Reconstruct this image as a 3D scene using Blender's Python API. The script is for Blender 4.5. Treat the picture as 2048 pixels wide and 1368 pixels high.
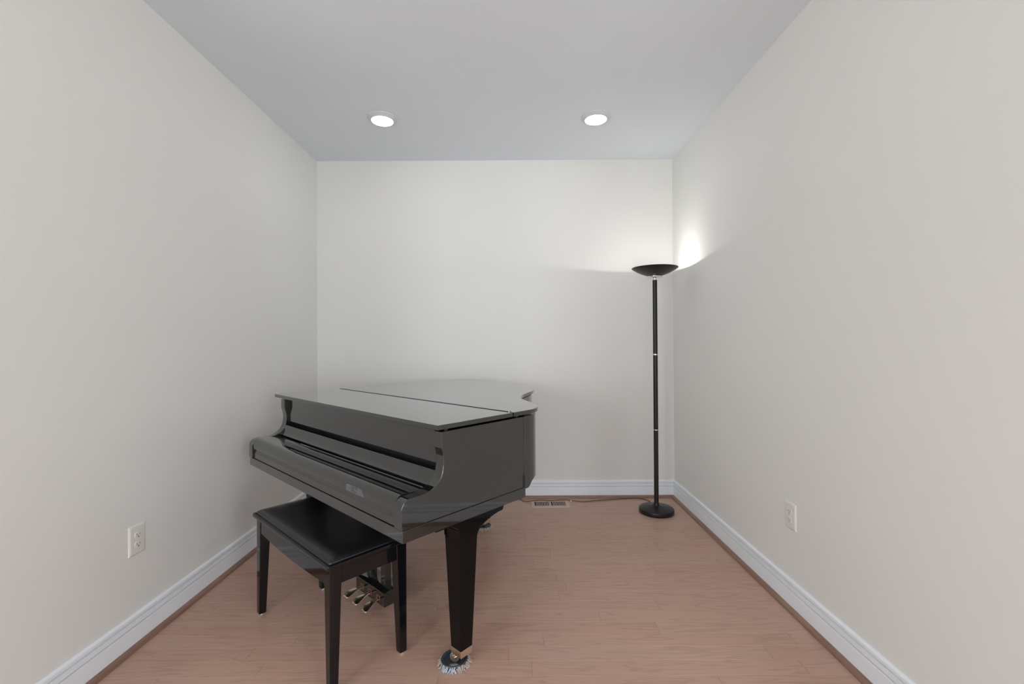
import bpy, bmesh, math, random
from mathutils import Vector, Matrix
random.seed(4)
C = bpy.context.scene.collection
for o in list(bpy.data.objects): bpy.data.objects.remove(o)

# ---------------------------------------------------------------- camera, world, light, exposure
CAM_H = 1.26
F_PX, PITCH, ROLL, YAW, SHIFT = 907.81, 0.0062, 0.0054, 0.0002, -5.51
cam_d = bpy.data.cameras.new('camera'); cam = bpy.data.objects.new('camera', cam_d); C.objects.link(cam)
cam_d.sensor_width = 36.0; cam_d.lens = F_PX / 2048 * 36.0; cam_d.shift_y = SHIFT / 2048
cam_d.clip_start = 0.02
Rz = Matrix.Rotation(YAW, 3, 'Z'); Rx = Matrix.Rotation(PITCH, 3, 'X'); Ry = Matrix.Rotation(ROLL, 3, 'Y')
M = (Rz @ Rx @ Ry) @ Matrix(((1, 0, 0), (0, 0, -1), (0, 1, 0)))
cam.matrix_world = Matrix.Translation((0, 0, CAM_H)) @ M.to_4x4()
bpy.context.scene.camera = cam

XL, XR, YB, YF, CH = -1.583, 1.311, 3.6876, -2.6, 2.741      # walls, ceiling height
vs = bpy.context.scene.view_settings
vs.view_transform = 'Standard'; vs.look = 'None'; vs.gamma = 1.0; vs.use_curve_mapping = False
vs.exposure = -0.11
bpy.context.scene.cycles.max_bounces = 12
bpy.context.scene.cycles.diffuse_bounces = 8
bpy.context.scene.cycles.glossy_bounces = 6

world = bpy.data.worlds.new('World'); bpy.context.scene.world = world; world.use_nodes = True
wn = world.node_tree.nodes['Background']; wn.inputs[0].default_value = (0.80, 0.88, 1.0, 1); wn.inputs[1].default_value = 1.2

WIN_W = 43.5     # fill daylight from the added windows in the wall behind the viewpoint
CAN_S = 24.0     # recessed lights
BULB_S = 400.0   # lamp bulb
def area(name, loc, rot, sx, sy, watts, col):
    l = bpy.data.lights.new(name, 'AREA'); l.shape = 'RECTANGLE'; l.size = sx; l.size_y = sy
    l.energy = watts; l.color = col
    o = bpy.data.objects.new(name, l); C.objects.link(o); o.location = loc; o.rotation_euler = rot
    return o
WZ0, WZ1 = 0.45, 2.45
WX, XW = ((-3.7, -2.1), (-1.2, 1.0), (1.9, 3.5)), (-4.2, 4.0)        # added fill windows; side walls of the unseen room, widened to spread their light
YO = 0.75                                                            # where the narrow end of the room opens into it
for k_, (a_, b_) in enumerate(WX):
    area('window_daylight', ((a_+b_)/2, YF-0.12, (WZ0+WZ1)/2), (math.pi/2, 0, 0), b_-a_-.1, WZ1-WZ0-.1, WIN_W*(b_-a_)*(1.5, .33, 1.5)[k_], (0.93, 0.975, 1.0))

# ---------------------------------------------------------------- materials
def principled(name, col, rough=0.5, metal=0.0, ior=1.5, coat=0.0, coat_ior=1.5, coat_rough=0.03, emis=None, estr=0.0):
    m = bpy.data.materials.new(name); m.use_nodes = True
    b = m.node_tree.nodes['Principled BSDF']
    b.inputs['Base Color'].default_value = (*col, 1); b.inputs['Roughness'].default_value = rough
    b.inputs['Metallic'].default_value = metal; b.inputs['IOR'].default_value = ior
    b.inputs['Coat Weight'].default_value = coat; b.inputs['Coat IOR'].default_value = coat_ior
    b.inputs['Coat Roughness'].default_value = coat_rough
    if emis: b.inputs['Emission Color'].default_value = (*emis, 1); b.inputs['Emission Strength'].default_value = estr
    return m
def bump(m, scale, strength, dist=0.001, detail=3, stretch=(1, 1, 1)):
    nt = m.node_tree; b = nt.nodes['Principled BSDF']
    tc = nt.nodes.new('ShaderNodeTexCoord'); mp = nt.nodes.new('ShaderNodeMapping')
    n = nt.nodes.new('ShaderNodeTexNoise'); bp = nt.nodes.new('ShaderNodeBump')
    mp.inputs['Scale'].default_value = stretch
    n.inputs['Scale'].default_value = scale; n.inputs['Detail'].default_value = detail
    bp.inputs['Strength'].default_value = strength; bp.inputs['Distance'].default_value = dist
    nt.links.new(tc.outputs['Object'], mp.inputs[0]); nt.links.new(mp.outputs[0], n.inputs['Vector'])
    nt.links.new(n.outputs['Fac'], bp.inputs['Height']); nt.links.new(bp.outputs[0], b.inputs['Normal'])
    return n
def mottle(m, c1, c2, scale, detail=3, stretch=(1, 1, 1)):
    nt = m.node_tree; b = nt.nodes['Principled BSDF']
    tc = nt.nodes.new('ShaderNodeTexCoord'); mp = nt.nodes.new('ShaderNodeMapping')
    n = nt.nodes.new('ShaderNodeTexNoise'); r = nt.nodes.new('ShaderNodeValToRGB')
    mp.inputs['Scale'].default_value = stretch
    n.inputs['Scale'].default_value = scale; n.inputs['Detail'].default_value = detail
    r.color_ramp.elements[0].position = 0.35; r.color_ramp.elements[1].position = 0.65
    r.color_ramp.elements[0].color = (*c1, 1); r.color_ramp.elements[1].color = (*c2, 1)
    nt.links.new(tc.outputs['Object'], mp.inputs[0]); nt.links.new(mp.outputs[0], n.inputs['Vector'])
    nt.links.new(n.outputs['Fac'], r.inputs[0]); nt.links.new(r.outputs[0], b.inputs['Base Color'])

MAT = {}
MAT['wall'] = principled('wall_paint', (0.775, 0.768, 0.738), 0.75); mottle(MAT['wall'], (0.766, 0.765, 0.737), (0.778, 0.777, 0.749), 1.3); bump(MAT['wall'], 220, 0.08, 0.0006)
MAT['ceiling'] = principled('ceiling_paint', (0.60, 0.612, 0.63), 0.85); mottle(MAT['ceiling'], (0.755, 0.805, 0.855), (0.77, 0.82, 0.87), 1.1)
MAT['trim'] = principled('white_trim_paint', (0.86, 0.895, 0.935), 0.40)
MAT['shoe'] = principled('stained_oak_moulding', (0.23, 0.15, 0.115), 0.35); mottle(MAT['shoe'], (0.23, 0.135, 0.098), (0.30, 0.175, 0.128), 6, 4, (1, 1, 6))
MAT['lacquer'] = principled('black_polyester_lacquer', (0.009, 0.009, 0.0085), 0.04, ior=1.6, coat=0.75, coat_ior=1.6, coat_rough=0.02)
bump(MAT['lacquer'], 14, 0.10, 0.002, 1)
MAT['dark'] = principled('matte_black', (0.006, 0.006, 0.006), 0.6)
MAT['bench'] = principled('black_bench_lacquer', (0.005, 0.005, 0.0058), 0.06, ior=1.46)
MAT['leg'] = principled('black_leg_finish', (0.003, 0.003, 0.0033), 0.07, ior=1.28)  # the piano's lacquer, darkened to take the floor's reflections off the legs
MAT['leather'] = principled('black_vinyl', (0.010, 0.010, 0.012), 0.24, ior=1.5); n_ = bump(MAT['leather'], 260, 0.25, 0.0006, 2)
MAT['brass'] = principled('pale_brass', (0.90, 0.76, 0.63), 0.22, 1.0)
MAT['ferrule'] = principled('satin_brass', (0.74, 0.62, 0.48), 0.35, 1.0)
MAT['chrome'] = principled('chrome', (0.85, 0.85, 0.86), 0.12, 1.0)
MAT['steel'] = principled('brushed_steel', (0.55, 0.55, 0.56), 0.3, 1.0)
MAT['hinge'] = principled('dark_bronze_hinge', (0.025, 0.022, 0.020), 0.5, 0.5)
MAT['lamp'] = principled('satin_black_paint', (0.013, 0.0105, 0.010), 0.36, ior=1.42)
MAT['reflector'] = principled('white_reflector', (0.75, 0.74, 0.72), 0.4)
MAT['bulb'] = principled('halogen_bulb', (1, 1, 1), 0.4, emis=(1.0, 0.97, 0.93), estr=BULB_S)
MAT['lens'] = principled('led_lens', (1, 1, 1), 0.5, emis=(0.97, 1.0, 1.02), estr=CAN_S)
MAT['white'] = principled('white_metal', (0.66, 0.67, 0.68), 0.45)
MAT['plate'] = principled('white_plastic', (0.76, 0.745, 0.71), 0.35)
MAT['slot'] = principled('slot_dark', (0.10, 0.095, 0.09), 0.6)
MAT['vent'] = principled('tan_enamel', (0.60, 0.445, 0.365), 0.45)
MAT['cord'] = principled('brown_cord', (0.06, 0.035, 0.025), 0.5)
MAT['rubber'] = principled('blue_black_rubber', (0.035, 0.042, 0.058), 0.35)
MAT['wool_white'] = principled('pale_yarn', (0.40, 0.335, 0.29), 0.95)
MAT['wool_blue'] = principled('pale_blue_yarn', (0.40, 0.435, 0.47), 0.95)  # same pale yarn with a blue light cast put into its colour
MAT['felt'] = principled('red_felt', (0.26, 0.10, 0.085), 0.9)
MAT['sticker'] = principled('clear_grey_label', (0.10, 0.10, 0.115), 0.15)
MAT['ink'] = principled('label_ink', (0.012, 0.012, 0.012), 0.5)
MAT['glass'] = principled('window_frame_paint', (0.8, 0.8, 0.8), 0.4)

def floor_material():
    m = bpy.data.materials.new('oak_plank_floor'); m.use_nodes = True
    nt = m.node_tree; N = nt.nodes; L = nt.links; b = N['Principled BSDF']
    def math_(op, a, b_=None, c=None):
        n = N.new('ShaderNodeMath'); n.operation = op
        for i, v in enumerate((a, b_, c)):
            if v is None: continue
            if isinstance(v, (int, float)): n.inputs[i].default_value = v
            else: L.new(v, n.inputs[i])
        return n.outputs[0]
    tc = N.new('ShaderNodeTexCoord'); sp = N.new('ShaderNodeSeparateXYZ'); L.new(tc.outputs['Object'], sp.inputs[0])
    X, Y = sp.outputs[0], sp.outputs[1]
    PW = 0.0825
    yy = math_('DIVIDE', math_('SUBTRACT', Y, 1.72 - PW * 60), PW)
    row = math_('FLOOR', yy); fy = math_('SUBTRACT', yy, row)
    wr = N.new('ShaderNodeTexWhiteNoise'); wr.noise_dimensions = '1D'; L.new(row, wr.inputs['W'])
    xx = math_('ADD', math_('DIVIDE', X, 1.05), math_('MULTIPLY', wr.outputs['Value'], 13.7))
    col = math_('FLOOR', xx); fx = math_('SUBTRACT', xx, col)
    cell = math_('ADD', math_('MULTIPLY', row, 31.7), math_('MULTIPLY', col, 7.3))
    wc = N.new('ShaderNodeTexWhiteNoise'); wc.noise_dimensions = '1D'; L.new(cell, wc.inputs['W'])
    # seams
    ey = math_('MINIMUM', fy, math_('SUBTRACT', 1.0, fy)); seam_y = math_('LESS_THAN', ey, 0.008)
    ex = math_('MINIMUM', fx, math_('SUBTRACT', 1.0, fx)); seam_x = math_('LESS_THAN', ex, 0.0009)
    # grain
    cb = N.new('ShaderNodeCombineXYZ')
    L.new(math_('ADD', math_('MULTIPLY', X, 1.6), math_('MULTIPLY', wc.outputs['Value'], 50.0)), cb.inputs[0])
    L.new(math_('MULTIPLY', Y, 17.0), cb.inputs[1]); L.new(math_('MULTIPLY', wc.outputs['Value'], 9.0), cb.inputs[2])
    big = N.new('ShaderNodeTexNoise'); big.inputs['Scale'].default_value = 1.0; big.inputs['Detail'].default_value = 2.0; L.new(cb.outputs[0], big.inputs['Vector'])
    rings = math_('FRACT', math_('MULTIPLY', big.outputs['Fac'], 7.5))
    rr = N.new('ShaderNodeValToRGB'); L.new(rings, rr.inputs[0])
    rr.color_ramp.elements[0].position = 0.0; rr.color_ramp.elements[0].color = (0, 0, 0, 1)
    rr.color_ramp.elements[1].position = 0.25; rr.color_ramp.elements[1].color = (1, 1, 1, 1)
    e = rr.color_ramp.elements.new(0.85); e.color = (0.9, 0.9, 0.9, 1); e = rr.color_ramp.elements.new(1.0); e.color = (0.1, 0.1, 0.1, 1)
    cb2 = N.new('ShaderNodeCombineXYZ')
    L.new(math_('ADD', math_('MULTIPLY', X, 9.0), math_('MULTIPLY', wc.outputs['Value'], 50.0)), cb2.inputs[0]); L.new(math_('MULTIPLY', Y, 260.0), cb2.inputs[1])
    fine = N.new('ShaderNodeTexNoise'); fine.inputs['Scale'].default_value = 1.0; fine.inputs['Detail'].default_value = 3.0; L.new(cb2.outputs[0], fine.inputs['Vector'])
    cl = N.new('ShaderNodeTexNoise'); cl.inputs['Scale'].default_value = 2.2; cl.inputs['Detail'].default_value = 2; L.new(tc.outputs['Object'], cl.inputs['Vector'])
    # value = 1 + variations
    v = math_('ADD', 0.735, math_('MULTIPLY', rr.outputs['Color'], 0.17))
    v = math_('ADD', v, math_('MULTIPLY', fine.outputs['Fac'], 0.20))
    v = math_('ADD', v, math_('MULTIPLY', wc.outputs['Value'], 0.07))
    v = math_('ADD', v, math_('MULTIPLY', math_('SUBTRACT', cl.outputs['Fac'], 0.5), 0.16))
    v = math_('ADD', v, math_('MULTIPLY', seam_y, 0.34))  # light caught by the plank bevels, painted as a paler line
    v = math_('SUBTRACT', v, math_('MULTIPLY', seam_x, 0.40))
    hue = N.new('ShaderNodeMix'); hue.data_type = 'RGBA'
    hue.inputs[6].default_value = FLOOR_A; hue.inputs[7].default_value = FLOOR_B; L.new(wc.outputs['Value'], hue.inputs[0])
    vm = N.new('ShaderNodeVectorMath'); vm.operation = 'SCALE'; L.new(hue.outputs[2], vm.inputs[0]); L.new(v, vm.inputs['Scale'])
    L.new(vm.outputs[0], b.inputs['Base Color'])
    b.inputs['Roughness'].default_value = 0.36; b.inputs['IOR'].default_value = 1.45
    bp = N.new('ShaderNodeBump'); bp.inputs['Strength'].default_value = 0.25; bp.inputs['Distance'].default_value = 0.0012
    h = math_('SUBTRACT', math_('ADD', math_('MULTIPLY', rr.outputs['Color'], 0.35), math_('MULTIPLY', fine.outputs['Fac'], 0.3)), math_('MAXIMUM', seam_y, seam_x))
    L.new(h, bp.inputs['Height']); L.new(bp.outputs[0], b.inputs['Normal'])
    return m
FLOOR_A = (0.510, 0.318, 0.240, 1); FLOOR_B = (0.492, 0.320, 0.247, 1)
MAT['floor'] = floor_material()

# ---------------------------------------------------------------- helpers
def box(bm, x0, x1, y0, y1, z0, z1, mi=0):
    vs_ = [bm.verts.new((x, y, z)) for z in (z0, z1) for y in (y0, y1) for x in (x0, x1)]
    for f in ((0, 2, 3, 1), (4, 5, 7, 6), (0, 1, 5, 4), (2, 6, 7, 3), (0, 4, 6, 2), (1, 3, 7, 5)):
        bm.faces.new([vs_[i] for i in f]).material_index = mi
def frustum(bm, bot, zb, top, zt):
    a = [bm.verts.new((x, y, zb)) for x, y in bot]; c = [bm.verts.new((x, y, zt)) for x, y in top]
    n = len(a); bm.faces.new(a[::-1]); bm.faces.new(c)
    for i in range(n): bm.faces.new((a[i], a[(i+1) % n], c[(i+1) % n], c[i]))
def prism(bm, pts, axis, a0, a1, mi=0):
    """extrude a 2D outline: axis 'x' -> pts are (y,z); 'y' -> (x,z); 'z' -> (x,y)"""
    def P(p, a): return {'x': (a, p[0], p[1]), 'y': (p[0], a, p[1]), 'z': (p[0], p[1], a)}[axis]
    A = [bm.verts.new(P(p, a0)) for p in pts]; B = [bm.verts.new(P(p, a1)) for p in pts]
    n = len(pts); fs = [bm.faces.new(A[::-1]), bm.faces.new(B)]
    for i in range(n): fs.append(bm.faces.new((A[i], A[(i+1) % n], B[(i+1) % n], B[i])))
    for f in fs: f.material_index = mi
def lathe(bm, prof, center=(0, 0, 0), seg=48, axis='z'):
    rings = []
    for r, z in prof:
        ring = []
        for k in range(seg):
            a = 2*math.pi*k/seg
            p = {'z': (r*math.cos(a), r*math.sin(a), z), 'x': (z, r*math.cos(a), r*math.sin(a)), 'y': (r*math.cos(a), z, r*math.sin(a))}[axis]
            ring.append(bm.verts.new(Vector(p) + Vector(center)))
        rings.append(ring)
    for i in range(len(rings)-1):
        for k in range(seg):
            bm.faces.new((rings[i][k], rings[i][(k+1) % seg], rings[i+1][(k+1) % seg], rings[i+1][k]))
    bm.faces.new(rings[0][::-1]); bm.faces.new(rings[-1])
def tube(bm, pts, r, seg=10, mi=0, r_end=None):
    pts = [Vector(p) for p in pts]; rings = []
    up = Vector((0, 0, 1))
    for i, p in enumerate(pts):
        d = (pts[min(i+1, len(pts)-1)] - pts[max(i-1, 0)]).normalized()
        s = d.cross(up)
        if s.length < 1e-3: s = Vector((1, 0, 0))
        s.normalize(); t = s.cross(d).normalized()
        rr = r if r_end is None else r + (r_end - r)*i/(len(pts)-1)
        rings.append([bm.verts.new(p + rr*(math.cos(2*math.pi*k/seg)*s + math.sin(2*math.pi*k/seg)*t)) for k in range(seg)])
    for i in range(len(rings)-1):
        for k in range(seg): bm.faces.new((rings[i][k], rings[i][(k+1) % seg], rings[i+1][(k+1) % seg], rings[i+1][k])).material_index = mi
    bm.faces.new(rings[0][::-1]).material_index = mi; bm.faces.new(rings[-1]).material_index = mi
def smooth_path(pts, n=8):
    """Catmull-Rom through points"""
    P = [Vector(p) for p in pts]; out = []
    for i in range(len(P)-1):
        p0, p1, p2, p3 = P[max(i-1, 0)], P[i], P[i+1], P[min(i+2, len(P)-1)]
        for k in range(n):
            t = k/n
            out.append(0.5*((2*p1) + (-p0+p2)*t + (2*p0-5*p1+4*p2-p3)*t*t + (-p0+3*p1-3*p2+p3)*t**3))
    out.append(P[-1]); return out
def obj(name, bm, mats, parent=None, bevel=0.0, seg=2, smooth=True, offset=None, angle=35):
    bmesh.ops.recalc_face_normals(bm, faces=bm.faces)
    me = bpy.data.meshes.new(name); 
    if offset is not None: bmesh.ops.translate(bm, vec=offset, verts=bm.verts)
    bm.to_mesh(me); bm.free()
    for m in (mats if isinstance(mats, (list, tuple)) else [mats]): me.materials.append(m)
    o = bpy.data.objects.new(name, me); C.objects.link(o)
    if smooth: me.polygons.foreach_set('use_smooth', [True]*len(me.polygons)); 
    if smooth: me.set_sharp_from_angle(angle=math.radians(angle))
    if bevel > 0:
        b = o.modifiers.new('bevel', 'BEVEL'); b.width = bevel; b.segments = seg; b.limit_method = 'ANGLE'; b.angle_limit = math.radians(angle); b.harden_normals = True
    if parent: o.parent = parent
    return o
def thing(name, label, cat, loc=(0, 0, 0), rotz=0, group=None):
    o = bpy.data.objects.new(name, None); C.objects.link(o); o.empty_display_size = 0.1
    o.location = loc; o.rotation_euler = (0, 0, rotz); o['label'] = label; o['category'] = cat
    if group: o['group'] = group
    return o
def structure(o): o['kind'] = 'structure'; return o

# ---------------------------------------------------------------- the room
T = 0.12
W0, W1 = XW
bm = bmesh.new(); box(bm, W0-T, W1+T, YF-T, YB+T, -0.1, 0); structure(obj('floor', bm, MAT['floor'], smooth=False))
bm = bmesh.new(); box(bm, W0-T, W1+T, YF-T, YB+T, CH, CH+0.1); structure(obj('ceiling', bm, MAT['ceiling'], smooth=False))
bm = bmesh.new(); box(bm, XL-T, XL, YO, YB+T, 0, CH); box(bm, W0-T, XL-T, YO, YO+T, 0, CH); box(bm, W0-T, W0, YF-T, YO, 0, CH); structure(obj('wall_left', bm, MAT['wall'], smooth=False))
bm = bmesh.new(); box(bm, XR, XR+T, YO, YB+T, 0, CH); box(bm, XR+T, W1+T, YO, YO+T, 0, CH); box(bm, W1, W1+T, YF-T, YO, 0, CH); structure(obj('wall_right', bm, MAT['wall'], smooth=False))
bm = bmesh.new(); box(bm, XL, XR, YB, YB+T, 0, CH); structure(obj('wall_back', bm, MAT['wall'], smooth=False))
bm = bmesh.new()
box(bm, W0, W1, YF-T, YF, 0, WZ0); box(bm, W0, W1, YF-T, YF, WZ1, CH)
ed = [W0] + [x for p in WX for x in p] + [W1]
for a_, b_ in zip(ed[0::2], ed[1::2]): box(bm, a_, b_, YF-T, YF, WZ0, WZ1)
structure(obj('wall_front', bm, MAT['wall'], smooth=False))
for k_, (a_, b_) in enumerate(WX):
    bm = bmesh.new()
    for x0, x1, z0, z1 in ((a_-.07, a_, WZ0-.07, WZ1+.07), (b_, b_+.07, WZ0-.07, WZ1+.07), (a_, b_, WZ1, WZ1+.07), (a_, b_, WZ0-.07, WZ0)):
        box(bm, x0, x1, YF, YF+0.02, z0, z1)
    xm = (a_+b_)/2
    box(bm, xm-.03, xm+.03, YF-.08, YF-.02, WZ0, WZ1); box(bm, a_, b_, YF-.08, YF-.04, 1.42, 1.47)
    structure(obj('window_%d' % (k_+1), bm, MAT['trim'], bevel=0.002))  # unseen windows, put in as openings for the fill light

# baseboards: profile as (distance from wall, height)
BB = [(0, 0), (0.016, 0), (0.016, 0.0865), (0.0150, 0.0880), (0.0015, 0.0885), (0.0015, 0.0932), (0.0140, 0.0938), (0.0140, 0.1132),
      (0.0015, 0.1138), (0.0015, 0.1185), (0.0120, 0.1190), (0.0120, 0.1310), (0.0090, 0.1350), (0.004, 0.1375), (0, 0.1375)]
SH = [(0.015, 0), (0.036, 0), (0.036, 0.004), (0.0345, 0.011), (0.030, 0.0165), (0.024, 0.0195), (0.015, 0.0205)]
def runs(name_b, name_s, fn, a0, a1, axis):
    for nm, prof, mt in ((name_b, BB, 'trim'), (name_s, SH, 'shoe')):
        bm = bmesh.new(); prism(bm, [fn(d, h) for d, h in prof], axis, a0, a1)
        structure(obj(nm, bm, MAT[mt], smooth=False))
runs('baseboard_back', 'trim_1', lambda d, h: (YB-d, h), XL, XR, 'x')
runs('baseboard_left', 'trim_2', lambda d, h: (XL+d, h), YO, YB, 'y')
runs('baseboard_right', 'trim_3', lambda d, h: (XR-d, h), YO, YB, 'y')

# ---------------------------------------------------------------- grand piano
TH = -0.7466
PB = Vector((-0.2606, 1.5795, 0))           # floor point under the front right corner of the lid
OFF = Vector((0.7474, -0.45, 0))            # shifts part coordinates so that the root sits under the piano
rot = Matrix.Rotation(TH, 3, 'Z')
def PW_(u, v, z=0): return PB + rot @ Vector((u, v, z))
W = 1.4948
piano = thing('grand_piano', 'black lacquered baby grand piano with closed lid, standing in front of the back wall', 'piano', PW_(-OFF.x, -OFF.y), TH)
def pob(name, bm, mat, parent=piano, bevel=0.0015, **k): return obj(name, bm, mat, parent, bevel=bevel, offset=OFF, **k)

LZ0, LZ1 = 0.953, 0.9705
outline = [(0, .392), (0, .465), (-.001, .505), (-.014, .552), (-.043, .600), (-.095, .645), (-.165, .690), (-.235, .727), (-.299, .773), (-.341, .820), (-.386, .885), (-.428, .972),
           (-.470, 1.065), (-.530, 1.155), (-.610, 1.245), (-.710, 1.325), (-.835, 1.39), (-.97, 1.425), (-1.12, 1.43), (-1.26, 1.40), (-1.38, 1.335),
           (-1.455, 1.245), (-1.488, 1.13), (-W, 1.00), (-W, .80), (-W, .392)]
def dense(pts):
    mid = smooth_path([(x, y, 0) for x, y in pts[1:-2]], 5)
    return [pts[0]] + [(p.x, p.y) for p in mid] + pts[-2:]
LID = dense(outline)
def inset(pts, d, keep_ends=True):
    out = []
    n = len(pts)
    for i, p in enumerate(pts):
        a = Vector(pts[max(i-1, 0)]); b = Vector(pts[min(i+1, n-1)]); t = (b-a).normalized()
        nrm = Vector((-t.y, t.x))
        out.append((p[0] + nrm.x*d, p[1] + nrm.y*d))
    return out
# case: two cheeks with the S-curved arm profile, then the bent rim
ARM = [(-.138, .641), (-.138, .700), (-.1365, .714), (-.132, .7255), (-.125, .7335), (-.115, .7385), (-.103, .7408), (-.085, .7412), (-.065, .7415), (-.045, .7425),
       (-.028, .7450), (-.012, .7505), (.003, .7590), (.016, .7700), (.026, .7830), (.033, .7980), (.037, .8150), (.039, .8330), (.0385, .8520), (.0355, .8680), (.031, .8830), (.029, .8960), (.029, .943),
       (.470, .943), (.470, .641)]
for a_, b_ in ((-.060, -.015), (-W+.015, -W+.060)):
    bm = bmesh.new(); prism(bm, ARM, 'x', a_, b_)
    pob('cheek', bm, MAT['lacquer'], bevel=0.003, seg=3)
def zbot(v, left):
    pts = [(.470, .632), (.50, .634), (.512, .642), (.520, .652), (.535, .661), (.56, .665)]
    if v >= .56: return .665
    for (a, za), (b, zb) in zip(pts, pts[1:]):
        if a <= v <= b: return za + (zb-za)*(v-a)/(b-a)
    return .632
rim = [(0, .471), (0, .48), (0, .49)] + [(0, .49+.01*k) for k in range(1, 2)] + [p for p in LID[1:-1] if p[1] > .505] + [(-W, .60), (-W, .56), (-W, .53), (-W, .51), (-W, .49), (-W, .471)]
ro = [(p[0]+ (.005*min(1, max(0, (p[1]-.49)/.05)) if p[0] > -.1 else 0), p[1]) for p in inset(rim, .015)]; ri = inset(rim, .060)
bm = bmesh.new(); rows = []
for (xo, yo), (xi, yi) in zip(ro, ri):
    zb = zbot(yo, False)
    rows.append([bm.verts.new(p) for p in ((xo, yo, zb), (xo, yo, .943), (xi, yi, .943), (xi, yi, zb))])
for a, b in zip(rows, rows[1:]):
    for k in range(4): bm.faces.new((a[k], a[(k+1) % 4], b[(k+1) % 4], b[k]))
bm.faces.new(rows[0]); bm.faces.new(rows[-1][::-1])
pob('rim', bm, MAT['lacquer'], bevel=0.0025, seg=3)
bm = bmesh.new(); prism(bm, inset([(0, .10)] + LID[1:-1] + [(-W, .10)], .055), 'z', .68, .935)
pob('soundboard', bm, MAT['dark'], bevel=0)  # dark block filling the case, added to stop light leaking under the lid
# key bed, key slip, fallboard, name rail and front board
bm = bmesh.new(); prism(bm, [(-W+.015, -.133), (-.015, -.133), (-.015, .480), (-W+.015, .480)], 'z', .598, .640)
pob('keybed', bm, MAT['lacquer'], bevel=0.002)
bm = bmesh.new(); prism(bm, [(-.1295, .6425), (-.1295, .6690), (-.1280, .6710), (-.1235, .6880), (-.06, .6880), (-.06, .6425)], 'x', -W+.0615, -.0615)
pob('key_slip', bm, MAT['lacquer'], bevel=0.0008)
lip = [(-.06, .6910), (-.1305, .6910), (-.1322, .6925), (-.1330, .702), (-.1325, .712), (-.1302, .7215), (-.1262, .7300), (-.1205, .7372), (-.1130, .7425), (-.1040, .7450), (-.095, .7452), (-.002, .7400), (-.002, .728), (-.06, .728)]
bm = bmesh.new(); prism(bm, lip, 'x', -W+.0625, -.0625)
pob('fallboard', bm, MAT['lacquer'], bevel=0.0006, angle=40)
bm = bmesh.new(); box(bm, -1.135, -.088, -.0035, .0000, .7385, .7412)
fh = pob('fallboard_hinge', bm, MAT['steel'], bevel=0); fh['label'] = 'thin bright metal hinge strip'
nr = [(.011, .715), (.011, .7480), (.0150, .7515), (.0195, .7570), (.0240, .7645), (.0275, .7735), (.0300, .7840), (.0310, .7960), (.0330, .7985), (.046, .7985), (.046, .715)]
bm = bmesh.new(); prism(bm, nr, 'x', -W+.061, -.061)
pob('name_rail', bm, MAT['lacquer'], bevel=0.0006, angle=40)
bm = bmesh.new(); box(bm, -W+.061, -.061, .052, .070, .8180, .9465)
pob('front_board', bm, MAT['lacquer'], bevel=0.001)
bm = bmesh.new(); box(bm, -W+.0605, -.0605, .084, .090, .72, .93)
pob('action_cavity', bm, MAT['dark'], bevel=0)  # matte black sheet standing in for the shade behind the gap
# lid
bm = bmesh.new(); prism(bm, [(0, 0), (0, .3865), (-W, .3865), (-W, 0)], 'z', LZ0, LZ1)
pob('lid_flap', bm, MAT['lacquer'], bevel=0.002, seg=3)
bm = bmesh.new(); prism(bm, LID, 'z', LZ0, LZ1)
pob('lid', bm, MAT['lacquer'], bevel=0.002, seg=3, angle=50)
bm = bmesh.new()
k = -W + .004
while k < -.012:
    tube(bm, [(k, .3893, LZ1-.0008), (k+.0165, .3893, LZ1-.0008)], .0030, 8); k += .0185
box(bm, -W+.003, -.008, .3868, .3918, LZ1-.010, LZ1-.003)
pob('hinge', bm, MAT['hinge'], bevel=0)
bm = bmesh.new(); tube(bm, [(-.022, .386, LZ1), (-.022, .386, LZ1+.006), (-.022, .396, LZ1+.007)], .0018, 8)
pob('hinge_pin', bm, MAT['steel'], bevel=0)
for (x, y) in ((-.03, .44), (-.03, .06), (-W+.03, .06), (-W+.03, .44), (-.60, 1.20), (-1.3, 1.36)):
    bm = bmesh.new(); lathe(bm, [(.008, .9405), (.008, .9535)], (x, y, 0), 16)
    pob('lid_buffer', bm, MAT['dark'], bevel=0)
# dark slot in the treble side
bm = bmesh.new(); sl = [(.463, .642), (.476, .642), (.476, .690)] + [(.4695+.0065*math.cos(a), .690+.0065*math.sin(a)) for a in [math.pi*i/8 for i in range(1, 8)]] + [(.463, .690)]
prism(bm, sl, 'x', -.0155, -.0140); pob('side_slot', bm, MAT['dark'], bevel=0)

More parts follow.
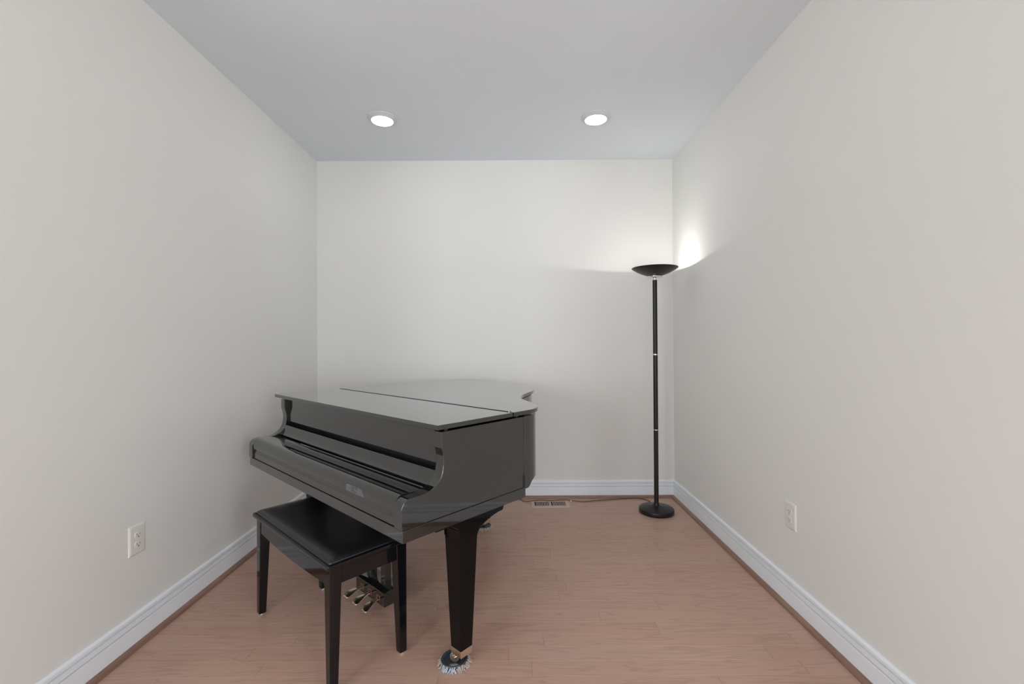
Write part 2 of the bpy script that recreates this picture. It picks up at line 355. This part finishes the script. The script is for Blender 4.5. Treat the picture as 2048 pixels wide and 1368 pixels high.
# legs with brackets, ferrules and casters
def sq(cx, cy, h): return [(cx-h, cy-h), (cx+h, cy-h), (cx+h, cy+h), (cx-h, cy+h)]
def piano_leg(cx, cy, bracket, cast):
    L = piano
    bm = bmesh.new(); frustum(bm, sq(cx, cy, .0295), .071, sq(cx, cy, .0455), .515)
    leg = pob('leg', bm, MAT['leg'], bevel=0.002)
    bm = bmesh.new()
    if bracket:
        bp = [(-.165, .5975), (-.165, .577), (-.155, .5735), (-.085, .5735), (-.066, .567), (-.054, .555), (-.0485, .540), (-.047, .506), (.047, .506), (.047, .513), (.060, .5285), (.083, .5395), (.105, .5480), (.130, .5550), (.160, .5605), (.188, .5625), (.194, .575), (.194, .5975)]
        prism(bm, [(cy+a, z) for a, z in bp], 'x', cx-.047, cx+.047)
    else:
        box(bm, cx-.10, cx+.10, cy-.10, cy+.10, .60, .70); box(bm, cx-.047, cx+.047, cy-.047, cy+.047, .506, .61)
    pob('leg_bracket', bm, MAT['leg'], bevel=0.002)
    bm = bmesh.new(); frustum(bm, sq(cx, cy, .0290), .045, sq(cx, cy, .0302), .072)
    fe = pob('ferrule', bm, MAT['ferrule'], bevel=0.0012); fe['label'] = 'brass ferrule at the foot of the leg'
    bm = bmesh.new()
    dx, dy = cast[0]-cx, cast[1]-cy
    n = math.hypot(dx, dy) or 1; ax = Vector((-dy/n, dx/n, 0))
    c0 = Vector((cast[0], cast[1], .030))
    tube(bm, [c0-ax*.012, c0+ax*.012], .0195, 24)
    tube(bm, [c0-ax*.016, c0-ax*.014], .010, 16); tube(bm, [c0+ax*.014, c0+ax*.016], .010, 16)
    for s in (-1, 1): tube(bm, [c0+ax*s*.0155, c0+ax*s*.0155+Vector((-dx*.7, -dy*.7, .012)), Vector((cx, cy, .046))+ax*s*.012], .0035, 8)
    tube(bm, [(cx, cy, .036), (cx, cy, .050)], .016, 16)
    ca = pob('caster', bm, MAT['ferrule'], bevel=0.0008); ca['label'] = 'brass caster wheel'
piano_leg(-.100, .191, True, (-.122, .178))
piano_leg(-W+.100, .191, True, (-W+.122, .178))
piano_leg(-.965, 1.14, False, (-.985, 1.150))

# lyre
bm = bmesh.new(); prism(bm, [(.155, .036), (.262, .036), (.262, .100), (.175, .106), (.155, .098)], 'x', -.860, -.600)
pob('pedal_box', bm, MAT['lacquer'], bevel=0.003)
for ux in (-.795, -.668):
    bm = bmesh.new(); frustum(bm, [(ux-.018, .188), (ux+.018, .188), (ux+.018, .224), (ux-.018, .224)], .100, [(ux-.018, .188), (ux+.018, .188), (ux+.018, .224), (ux-.018, .224)], .598)
    pob('lyre_post', bm, MAT['lacquer'], bevel=0.002)
bm = bmesh.new(); box(bm, -.85, -.62, .17, .29, .560, .5975); pob('lyre_block', bm, MAT['lacquer'], bevel=0.003)
for s, ux in ((-1, -.80), (1, -.665)):
    bm = bmesh.new(); tube(bm, [(ux, .258, .085), (ux+s*.01, .37, .599)], .0040, 10)
    pob('lyre_brace', bm, MAT['steel'], bevel=0)
for i, (ub, ut) in enumerate(((-.800, -.792), (-.727, -.706), (-.652, -.619))):
    bm = bmesh.new()
    st = [(0, .0105, .0), (.2, .0115, .003), (.38, .0160, .006), (.55, .0225, .006), (.74, .0275, .003), (.90, .0270, -.002), (1.0, .0180, -.006)]
    rows = []
    for t, hw, dz in st:
        c = Vector((ub + (ut-ub)*t, .160 + (.058-.160)*t, .060 + dz)); th = .0045
        rows.append([bm.verts.new(c + Vector((a*hw, 0, b))) for a, b in ((-1, 0), (-.6, th), (.6, th), (1, 0), (.6, -th*.7), (-.6, -th*.7))])
    for a, b in zip(rows, rows[1:]):
        for k in range(6): bm.faces.new((a[k], a[(k+1) % 6], b[(k+1) % 6], b[k]))
    bm.faces.new(rows[0][::-1]); bm.faces.new(rows[-1])
    p = pob('pedal', bm, MAT['brass'], bevel=0, angle=80)
    s = p.modifiers.new('sub', 'SUBSURF'); s.levels = 2; s.render_levels = 2
    p['label'] = 'polished brass pedal'
    bm = bmesh.new(); 
    for a, b in ((-.0135, -.0105), (.0105, .0135)): box(bm, ub+a, ub+b, .1535, .156, .050, .078)
    box(bm, ub-.0135, ub+.0135, .1535, .156, .075, .078)
    pl = obj('pedal_guide', bm, MAT['felt'], p, offset=OFF, bevel=0)

# grey label on the fallboard's front edge
lu = [(-.398, .7005), (-.398, .7185)]; bm = bmesh.new()
def lipv(z):  # front surface of the lip at height z
    q = [(.6925, -.1322), (.702, -.1330), (.712, -.1325), (.7215, -.1302), (.7300, -.1262)]
    for (a, va), (b, vb) in zip(q, q[1:]):
        if a <= z <= b: return va + (vb-va)*(z-a)/(b-a)
    return -.1322
def strip(bm, u0, u1, zf0, zf1, mi, d):
    cols = []
    n = 14
    for i in range(n+1):
        t = i/n; u_ = u0+(u1-u0)*t; z0 = zf0(t); z1 = zf1(t)
        cols.append([bm.verts.new((u_, lipv(z0+(z1-z0)*j/6)-d, z0+(z1-z0)*j/6)) for j in range(7)])
    for a, b in zip(cols, cols[1:]):
        for j in range(6): bm.faces.new((a[j], b[j], b[j+1], a[j+1])).material_index = mi
strip(bm, -.398, -.262, lambda t: .6935, lambda t: .7195 - (.0 if t < .78 else .024*((t-.78)/.22)**2.2), 0, .0004)
def stroke(pts):
    q = [Vector((u_, lipv(z_)-.0007, z_)) for u_, z_ in pts]; tube(bm, q, .0007, 6, mi=1)
stroke([(-.352, .7155), (-.356, .7115), (-.350, .7080), (-.343, .7075)]); stroke([(-.344, .7165), (-.338, .7120), (-.333, .7160)]); stroke([(-.338, .7120), (-.338, .7060)])
stroke([(-.328, .7170), (-.318, .7165), (-.312, .7135)]); stroke([(-.325, .7120), (-.314, .7105)])
stroke([(-.352, .6970), (-.352, .7025), (-.345, .7040), (-.340, .7020), (-.340, .6970)]); stroke([(-.333, .6975), (-.331, .7030)]); stroke([(-.325, .6975), (-.325, .7030), (-.316, .7000), (-.325, .6975)])
stroke([(-.308, .6985), (-.298, .7000)])
s_ = pob('sticker', bm, [MAT['sticker'], MAT['ink']], bevel=0); s_['label'] = 'small grey label with faint dark writing'

# ---------------------------------------------------------------- caster cups with yarn fringe
def caster_cup(u_, v_, label, blue_cast=False):
    w = PW_(u_, v_)
    t = thing('caster_cup', label, 'caster cup', (w.x, w.y, 0), 0, 'caster cups under the piano legs')
    bm = bmesh.new()
    lathe(bm, [(.052, .0), (.053, .016), (.0515, .0195), (.049, .0205), (.046, .0195), (.044, .0150), (.026, .0125), (.022, .0100), (.001, .0100)], (0, 0, 0), 48)
    obj('cup', bm, MAT['rubber'], t, angle=50)
    bm = bmesh.new()
    for ring, (r0, r1, z0, n) in enumerate(((.0500, .0585, .0155, 46), (.0505, .0625, .0095, 50), (.050, .0640, .0035, 52))):
        for k in range(n):
            a = 2*math.pi*(k + .5*ring + random.uniform(-.25, .25))/n
            deg = math.degrees(a) % 360
            mi = 1 if blue_cast and 215 < deg < 283 else 0  # painted blue light cast on one side of the fringe
            a2 = a + random.uniform(-.16, .16)
            rr = r1 * random.uniform(.93, 1.06)
            p0 = Vector((r0*math.cos(a), r0*math.sin(a), z0)); p2 = Vector((rr*math.cos(a2), rr*math.sin(a2), max(.0028, z0-.011)))
            p1 = (p0+p2)/2 + Vector((0, 0, random.uniform(.002, .006)))
            tube(bm, [p0, p1, p2, p2 + Vector((0, 0, -.001)) + (p2-p1)*.15], .0027, 6, mi=mi, r_end=.0021)
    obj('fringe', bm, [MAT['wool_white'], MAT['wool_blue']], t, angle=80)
    return t
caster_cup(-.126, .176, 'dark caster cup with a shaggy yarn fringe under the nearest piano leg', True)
caster_cup(-W+.122, .178, 'dark caster cup with yarn fringe behind the bench, under the left piano leg')
caster_cup(-.985, 1.150, 'dark caster cup with yarn fringe under the rear piano leg, towards the floor vent')

# ---------------------------------------------------------------- bench
bench = thing('piano_bench', 'black lacquered piano bench with a black padded seat, pushed under the keyboard', 'bench', PW_(-.682, -.076), TH)
BO = Vector((.682, .076, 0))
def bob(name, bm, mat, bevel=0.0015, parent=bench, **k): return obj(name, bm, mat, parent, bevel=bevel, offset=BO, **k)
u0, u1, v0, v1 = -1.068, -.303, -.251, .099
bm = bmesh.new(); box(bm, u0, u1, v0, v1, .451, .4705); bob('seat_frame', bm, MAT['bench'], bevel=.006, seg=4)
bm = bmesh.new()
g = .011
for lv, (ins, z) in enumerate(((0, .4695), (0, .474), (.004, .4800), (.014, .4850), (.034, .4880), (.07, .4895))):
    pass
def rrect(a0, a1, b0, b1, r, n=6):
    pts = []
    for cx, cy, s in ((a1-r, b1-r, 0), (a0+r, b1-r, 90), (a0+r, b0+r, 180), (a1-r, b0+r, 270)):
        for i in range(n+1):
            a = math.radians(s + 90*i/n); pts.append((cx+r*math.cos(a), cy+r*math.sin(a)))
    return pts
rows = []
for ins, z in ((0, .4700), (0, .4740), (.003, .4785), (.010, .4830), (.022, .4865), (.045, .4890), (.09, .4900)):
    rows.append([bm.verts.new((x, y, z)) for x, y in rrect(u0+g+ins, u1-g-ins, v0+g+ins, v1-g-ins, .008+ins*.5)])
for a, b in zip(rows, rows[1:]):
    for k in range(len(a)): bm.faces.new((a[k], a[(k+1) % len(a)], b[(k+1) % len(a)], b[k]))
bm.faces.new(rows[0][::-1]); bm.faces.new(rows[-1])
bob('cushion', bm, MAT['leather'], bevel=0, angle=70)
ub0, ub1, vb0, vb1 = -1.055, -.316, -.237, .085
def arch(a0, a1, flat=.386, deep=.374, n=16):
    pts = [(a0, .4505), (a0, flat)]
    for i in range(1, n):
        t = i/n; pts.append((a0+(a1-a0)*t, flat - (flat-deep)*math.sin(math.pi*t)))
    return pts + [(a1, flat), (a1, .4505)]
for vv in (vb0+.003, vb1-.021):
    bm = bmesh.new(); prism(bm, arch(ub0+.03, ub1-.03), 'y', vv, vv+.018); bob('apron', bm, MAT['bench'])
for uu in (ub0+.003, ub1-.021):
    bm = bmesh.new(); prism(bm, arch(vb0+.03, vb1-.03, .388, .388), 'x', uu, uu+.018); bob('apron', bm, MAT['bench'])
for su in (0, 1):
    for sv in (0, 1):
        ou = ub1 if su else ub0; ov = vb1 if sv else vb0
        def q(w):
            a0, a1 = (ou-w, ou) if su else (ou, ou+w); b0, b1 = (ov-w, ov) if sv else (ov, ov+w)
            return [(a0, b0), (a1, b0), (a1, b1), (a0, b1)]
        bm = bmesh.new(); frustum(bm, q(.031), .007, q(.047), .4505)
        lg = bob('leg', bm, MAT['bench'], bevel=.003, seg=3)
        c = q(.031); bm = bmesh.new(); lathe(bm, [(.0125, 0), (.0150, .002), (.0145, .0085)], ((c[0][0]+c[2][0])/2, (c[0][1]+c[2][1])/2, 0), 20)
        gl = obj('glide', bm, MAT['chrome'], lg, offset=BO); gl['label'] = 'shiny metal foot glide'

# ---------------------------------------------------------------- torchiere floor lamp
LX, LY = 1.058, 3.355
lamp = thing('floor_lamp', 'tall black torchiere floor lamp with a shallow upturned bowl, in the right back corner', 'lamp', (LX, LY, 0))
bm = bmesh.new(); lathe(bm, [(.120, 0), (.123, .002), (.125, .006), (.125, .026), (.1235, .031), (.118, .034), (.085, .041), (.045, .048), (.022, .054), (.019, .062), (.018, .070)], seg=72)
obj('base', bm, MAT['lamp'], lamp, angle=40)
bm = bmesh.new(); lathe(bm, [(.0165, .060), (.0165, .604)], seg=32); lathe(bm, [(.0165, .611), (.0165, 1.159)], seg=32); lathe(bm, [(.0165, 1.166), (.0165, 1.713)], seg=32)
obj('pole', bm, MAT['lamp'], lamp)
for z in (.604, 1.159):
    bm = bmesh.new(); lathe(bm, [(.0172, z), (.0172, z+.007)], seg=32); obj('pole_ring', bm, MAT['chrome'], lamp)
bm = bmesh.new(); lathe(bm, [(.0165, 1.713), (.016, 1.716), (.008, 1.718), (.007, 1.7225), (.016, 1.7245), (.040, 1.7275), (.0550, 1.7315), (.0565, 1.7370), (.0530, 1.7440)], seg=40)
obj('neck', bm, MAT['chrome'], lamp, angle=60)
prof = [(.008, 1.737), (.030, 1.7395), (.055, 1.7455), (.080, 1.7535), (.105, 1.7640), (.130, 1.7770), (.150, 1.7890), (.1630, 1.7985), (.1655, 1.8015), (.1650, 1.8030), (.1625, 1.8020), (.148, 1.7915), (.128, 1.7795), (.103, 1.7665), (.078, 1.7560), (.053, 1.7480), (.030, 1.7425), (.008, 1.7400)]
bm = bmesh.new(); lathe(bm, prof, seg=72); obj('lamp_shade', bm, MAT['lamp'], lamp, angle=50)
bm = bmesh.new(); tube(bm, [(-.004, -.036, 1.784), (.004, .036, 1.784)], .0075, 12); obj('bulb', bm, MAT['bulb'], lamp)
for a_ in (-.047, .039):
    bm = bmesh.new(); box(bm, -.011, .011, a_, a_+.008, 1.742, 1.795); obj('bulb_holder', bm, MAT['reflector'], lamp, bevel=.001)  # unseen holders, enlarged to keep bulb light off the back wall
for z in (1.057, .740):
    bm = bmesh.new(); lathe(bm, [(.0035, -.0195), (.0042, -.0155)], (.006, 0, z), 14, 'y'); obj('switch', bm, MAT['dark'], lamp)
cp = [(-.03, 3.600), (.02, 3.640), (.060, 3.628), (.093, 3.585), (.169, 3.587), (.213, 3.600), (.296, 3.586), (.400, 3.603), (.457, 3.589), (.548, 3.573), (.636, 3.589), (.769, 3.614), (.870, 3.630), (.955, 3.640), (1.020, 3.632), (1.062, 3.597), (1.075, 3.53), (1.068, 3.475)]
pts = [Vector((x-LX, y-LY, .0045 + (.0035 if .10 < x < .48 else 0))) for x, y in cp]
bm = bmesh.new(); tube(bm, smooth_path(pts, 5), .0026, 8)
cd = obj('power_cord', bm, MAT['cord'], lamp); cd['label'] = 'thin brown power cord along the back wall'
bm = bmesh.new(); box(bm, .452-LX, .462-LX, 3.584-LY, 3.594-LY, .0002, .0095); obj('cord_clip', bm, MAT['plate'], cd, bevel=.001)

# ---------------------------------------------------------------- recessed ceiling lights
def can(x, y, label):
    t = thing('ceiling_light', label, 'light', (x, y, CH), 0, 'recessed ceiling lights')
    bm = bmesh.new(); lathe(bm, [(.0965, 0), (.0965, -.004), (.093, -.0075), (.086, -.010), (.083, -.0140), (.075, -.0180), (.0700, -.0205), (.0690, -.0190)], seg=64)
    obj('trim_ring', bm, MAT['white'], t, angle=40)
    bm = bmesh.new(); lathe(bm, [(.0690, -.016), (.0690, -.0205), (.066, -.0225), (.001, -.0230)], seg=64)
    l = obj('lens', bm, MAT['lens'], t, angle=60); l['label'] = 'glowing white lens'
can(-.848, 2.985, 'round recessed ceiling light nearer the left wall')
can(.560, 2.985, 'round recessed ceiling light nearer the right wall, above the floor lamp side')
for x, y, w_ in ((-.848, -1.1, 'behind the viewpoint, on the left'), (.560, -1.1, 'behind the viewpoint, on the right')):
    can(x, y, 'round recessed ceiling light ' + w_)  # extra unseen lights, added to fill the room from behind

# ---------------------------------------------------------------- outlets
def outlet(x, y, z, rz, label):
    # local: plate in the x-z plane, facing -y
    t = thing('wall_outlet', label, 'outlet', (x, y, z), rz, 'white wall outlets')
    bm = bmesh.new()
    hw, hh = .0425, .0625
    rows = []
    for ins, d in ((0, 0), (0, .0015), (.0035, .0045), (.007, .0060), (.010, .0062)):
        rows.append([bm.verts.new((a, -d, b)) for a, b in rrect(-hw+ins, hw-ins, -hh+ins, hh-ins, .003)])
    for a, b in zip(rows, rows[1:]):
        for k in range(len(a)): bm.faces.new((a[k], a[(k+1) % len(a)], b[(k+1) % len(a)], b[k]))
    bm.faces.new(rows[0]); bm.faces.new(rows[-1])
    obj('cover_plate', bm, MAT['plate'], t, angle=60)
    bm = bmesh.new(); lathe(bm, [(.003, -.0060), (.003, -.0072), (.0018, -.0076)], (0, 0, 0), 14, 'y'); obj('screw', bm, MAT['plate'], t)
    for s in (-1, 1):
        cz = s*.0195; bm = bmesh.new()
        pts = []
        for i in range(40):
            a = 2*math.pi*i/40; pts.append((.0172*math.cos(a), cz + max(-.0135, min(.0135, .0172*math.sin(a)))))
        prism(bm, pts, 'y', -.0060, -.0088)
        r = obj('receptacle', bm, MAT['plate'], t, bevel=.0008)
        bm = bmesh.new()
        box(bm, -.0078, -.0058, -.0092, -.0086, cz-.002, cz+.007); box(bm, .0058, .0078, -.0092, -.0086, cz-.001, cz+.006)
        lathe(bm, [(.0028, -.0086), (.0028, -.0092)], (0, 0, cz-.0075), 14, 'y')
        obj('slot', bm, MAT['slot'], r, smooth=False)
outlet(XL, 1.9125, .440, math.pi/2, 'white double outlet on the left wall')
outlet(XR, 2.147, .434, -math.pi/2, 'white double outlet on the right wall')

# ---------------------------------------------------------------- floor register
vx0, vx1, vy0, vy1 = .144, .437, 3.452, 3.590
vent = thing('floor_vent', 'tan metal floor vent by the back baseboard, right of the piano', 'vent', ((vx0+vx1)/2, (vy0+vy1)/2, 0))
cx, cy = (vx0+vx1)/2, (vy0+vy1)/2
def vb(name, bm, m, bevel=0.0008): return obj(name, bm, m, vent, bevel=bevel, offset=Vector((-cx, -cy, 0)))
ix0, ix1, iy0, iy1 = .168, .411, 3.487, 3.582
bm = bmesh.new()
box(bm, vx0, ix0, vy0, vy1, 0, .0045); box(bm, ix1, vx1, vy0, vy1, 0, .0045); box(bm, ix0, ix1, vy0, iy0, 0, .0045); box(bm, ix0, ix1, iy1, vy1, 0, .0045)
xm = (ix0+ix1)/2; box(bm, xm-.007, xm+.007, iy0, iy1, .0, .0045)
vb('frame', bm, MAT['vent'])
bm = bmesh.new(); box(bm, ix0, ix1, iy0, iy1, .0002, .0008); vb('backing', bm, MAT['dark'], 0)
bm = bmesh.new()
for a, b in ((ix0, xm-.007), (xm+.007, ix1)):
    n = 9; st = (b-a)/(n+.55)
    for i in range(1, n+1): box(bm, a+st*i, a+st*i+st*.38, iy0, iy1, .0008, .0040)
vb('louver', bm, MAT['vent'], 0)
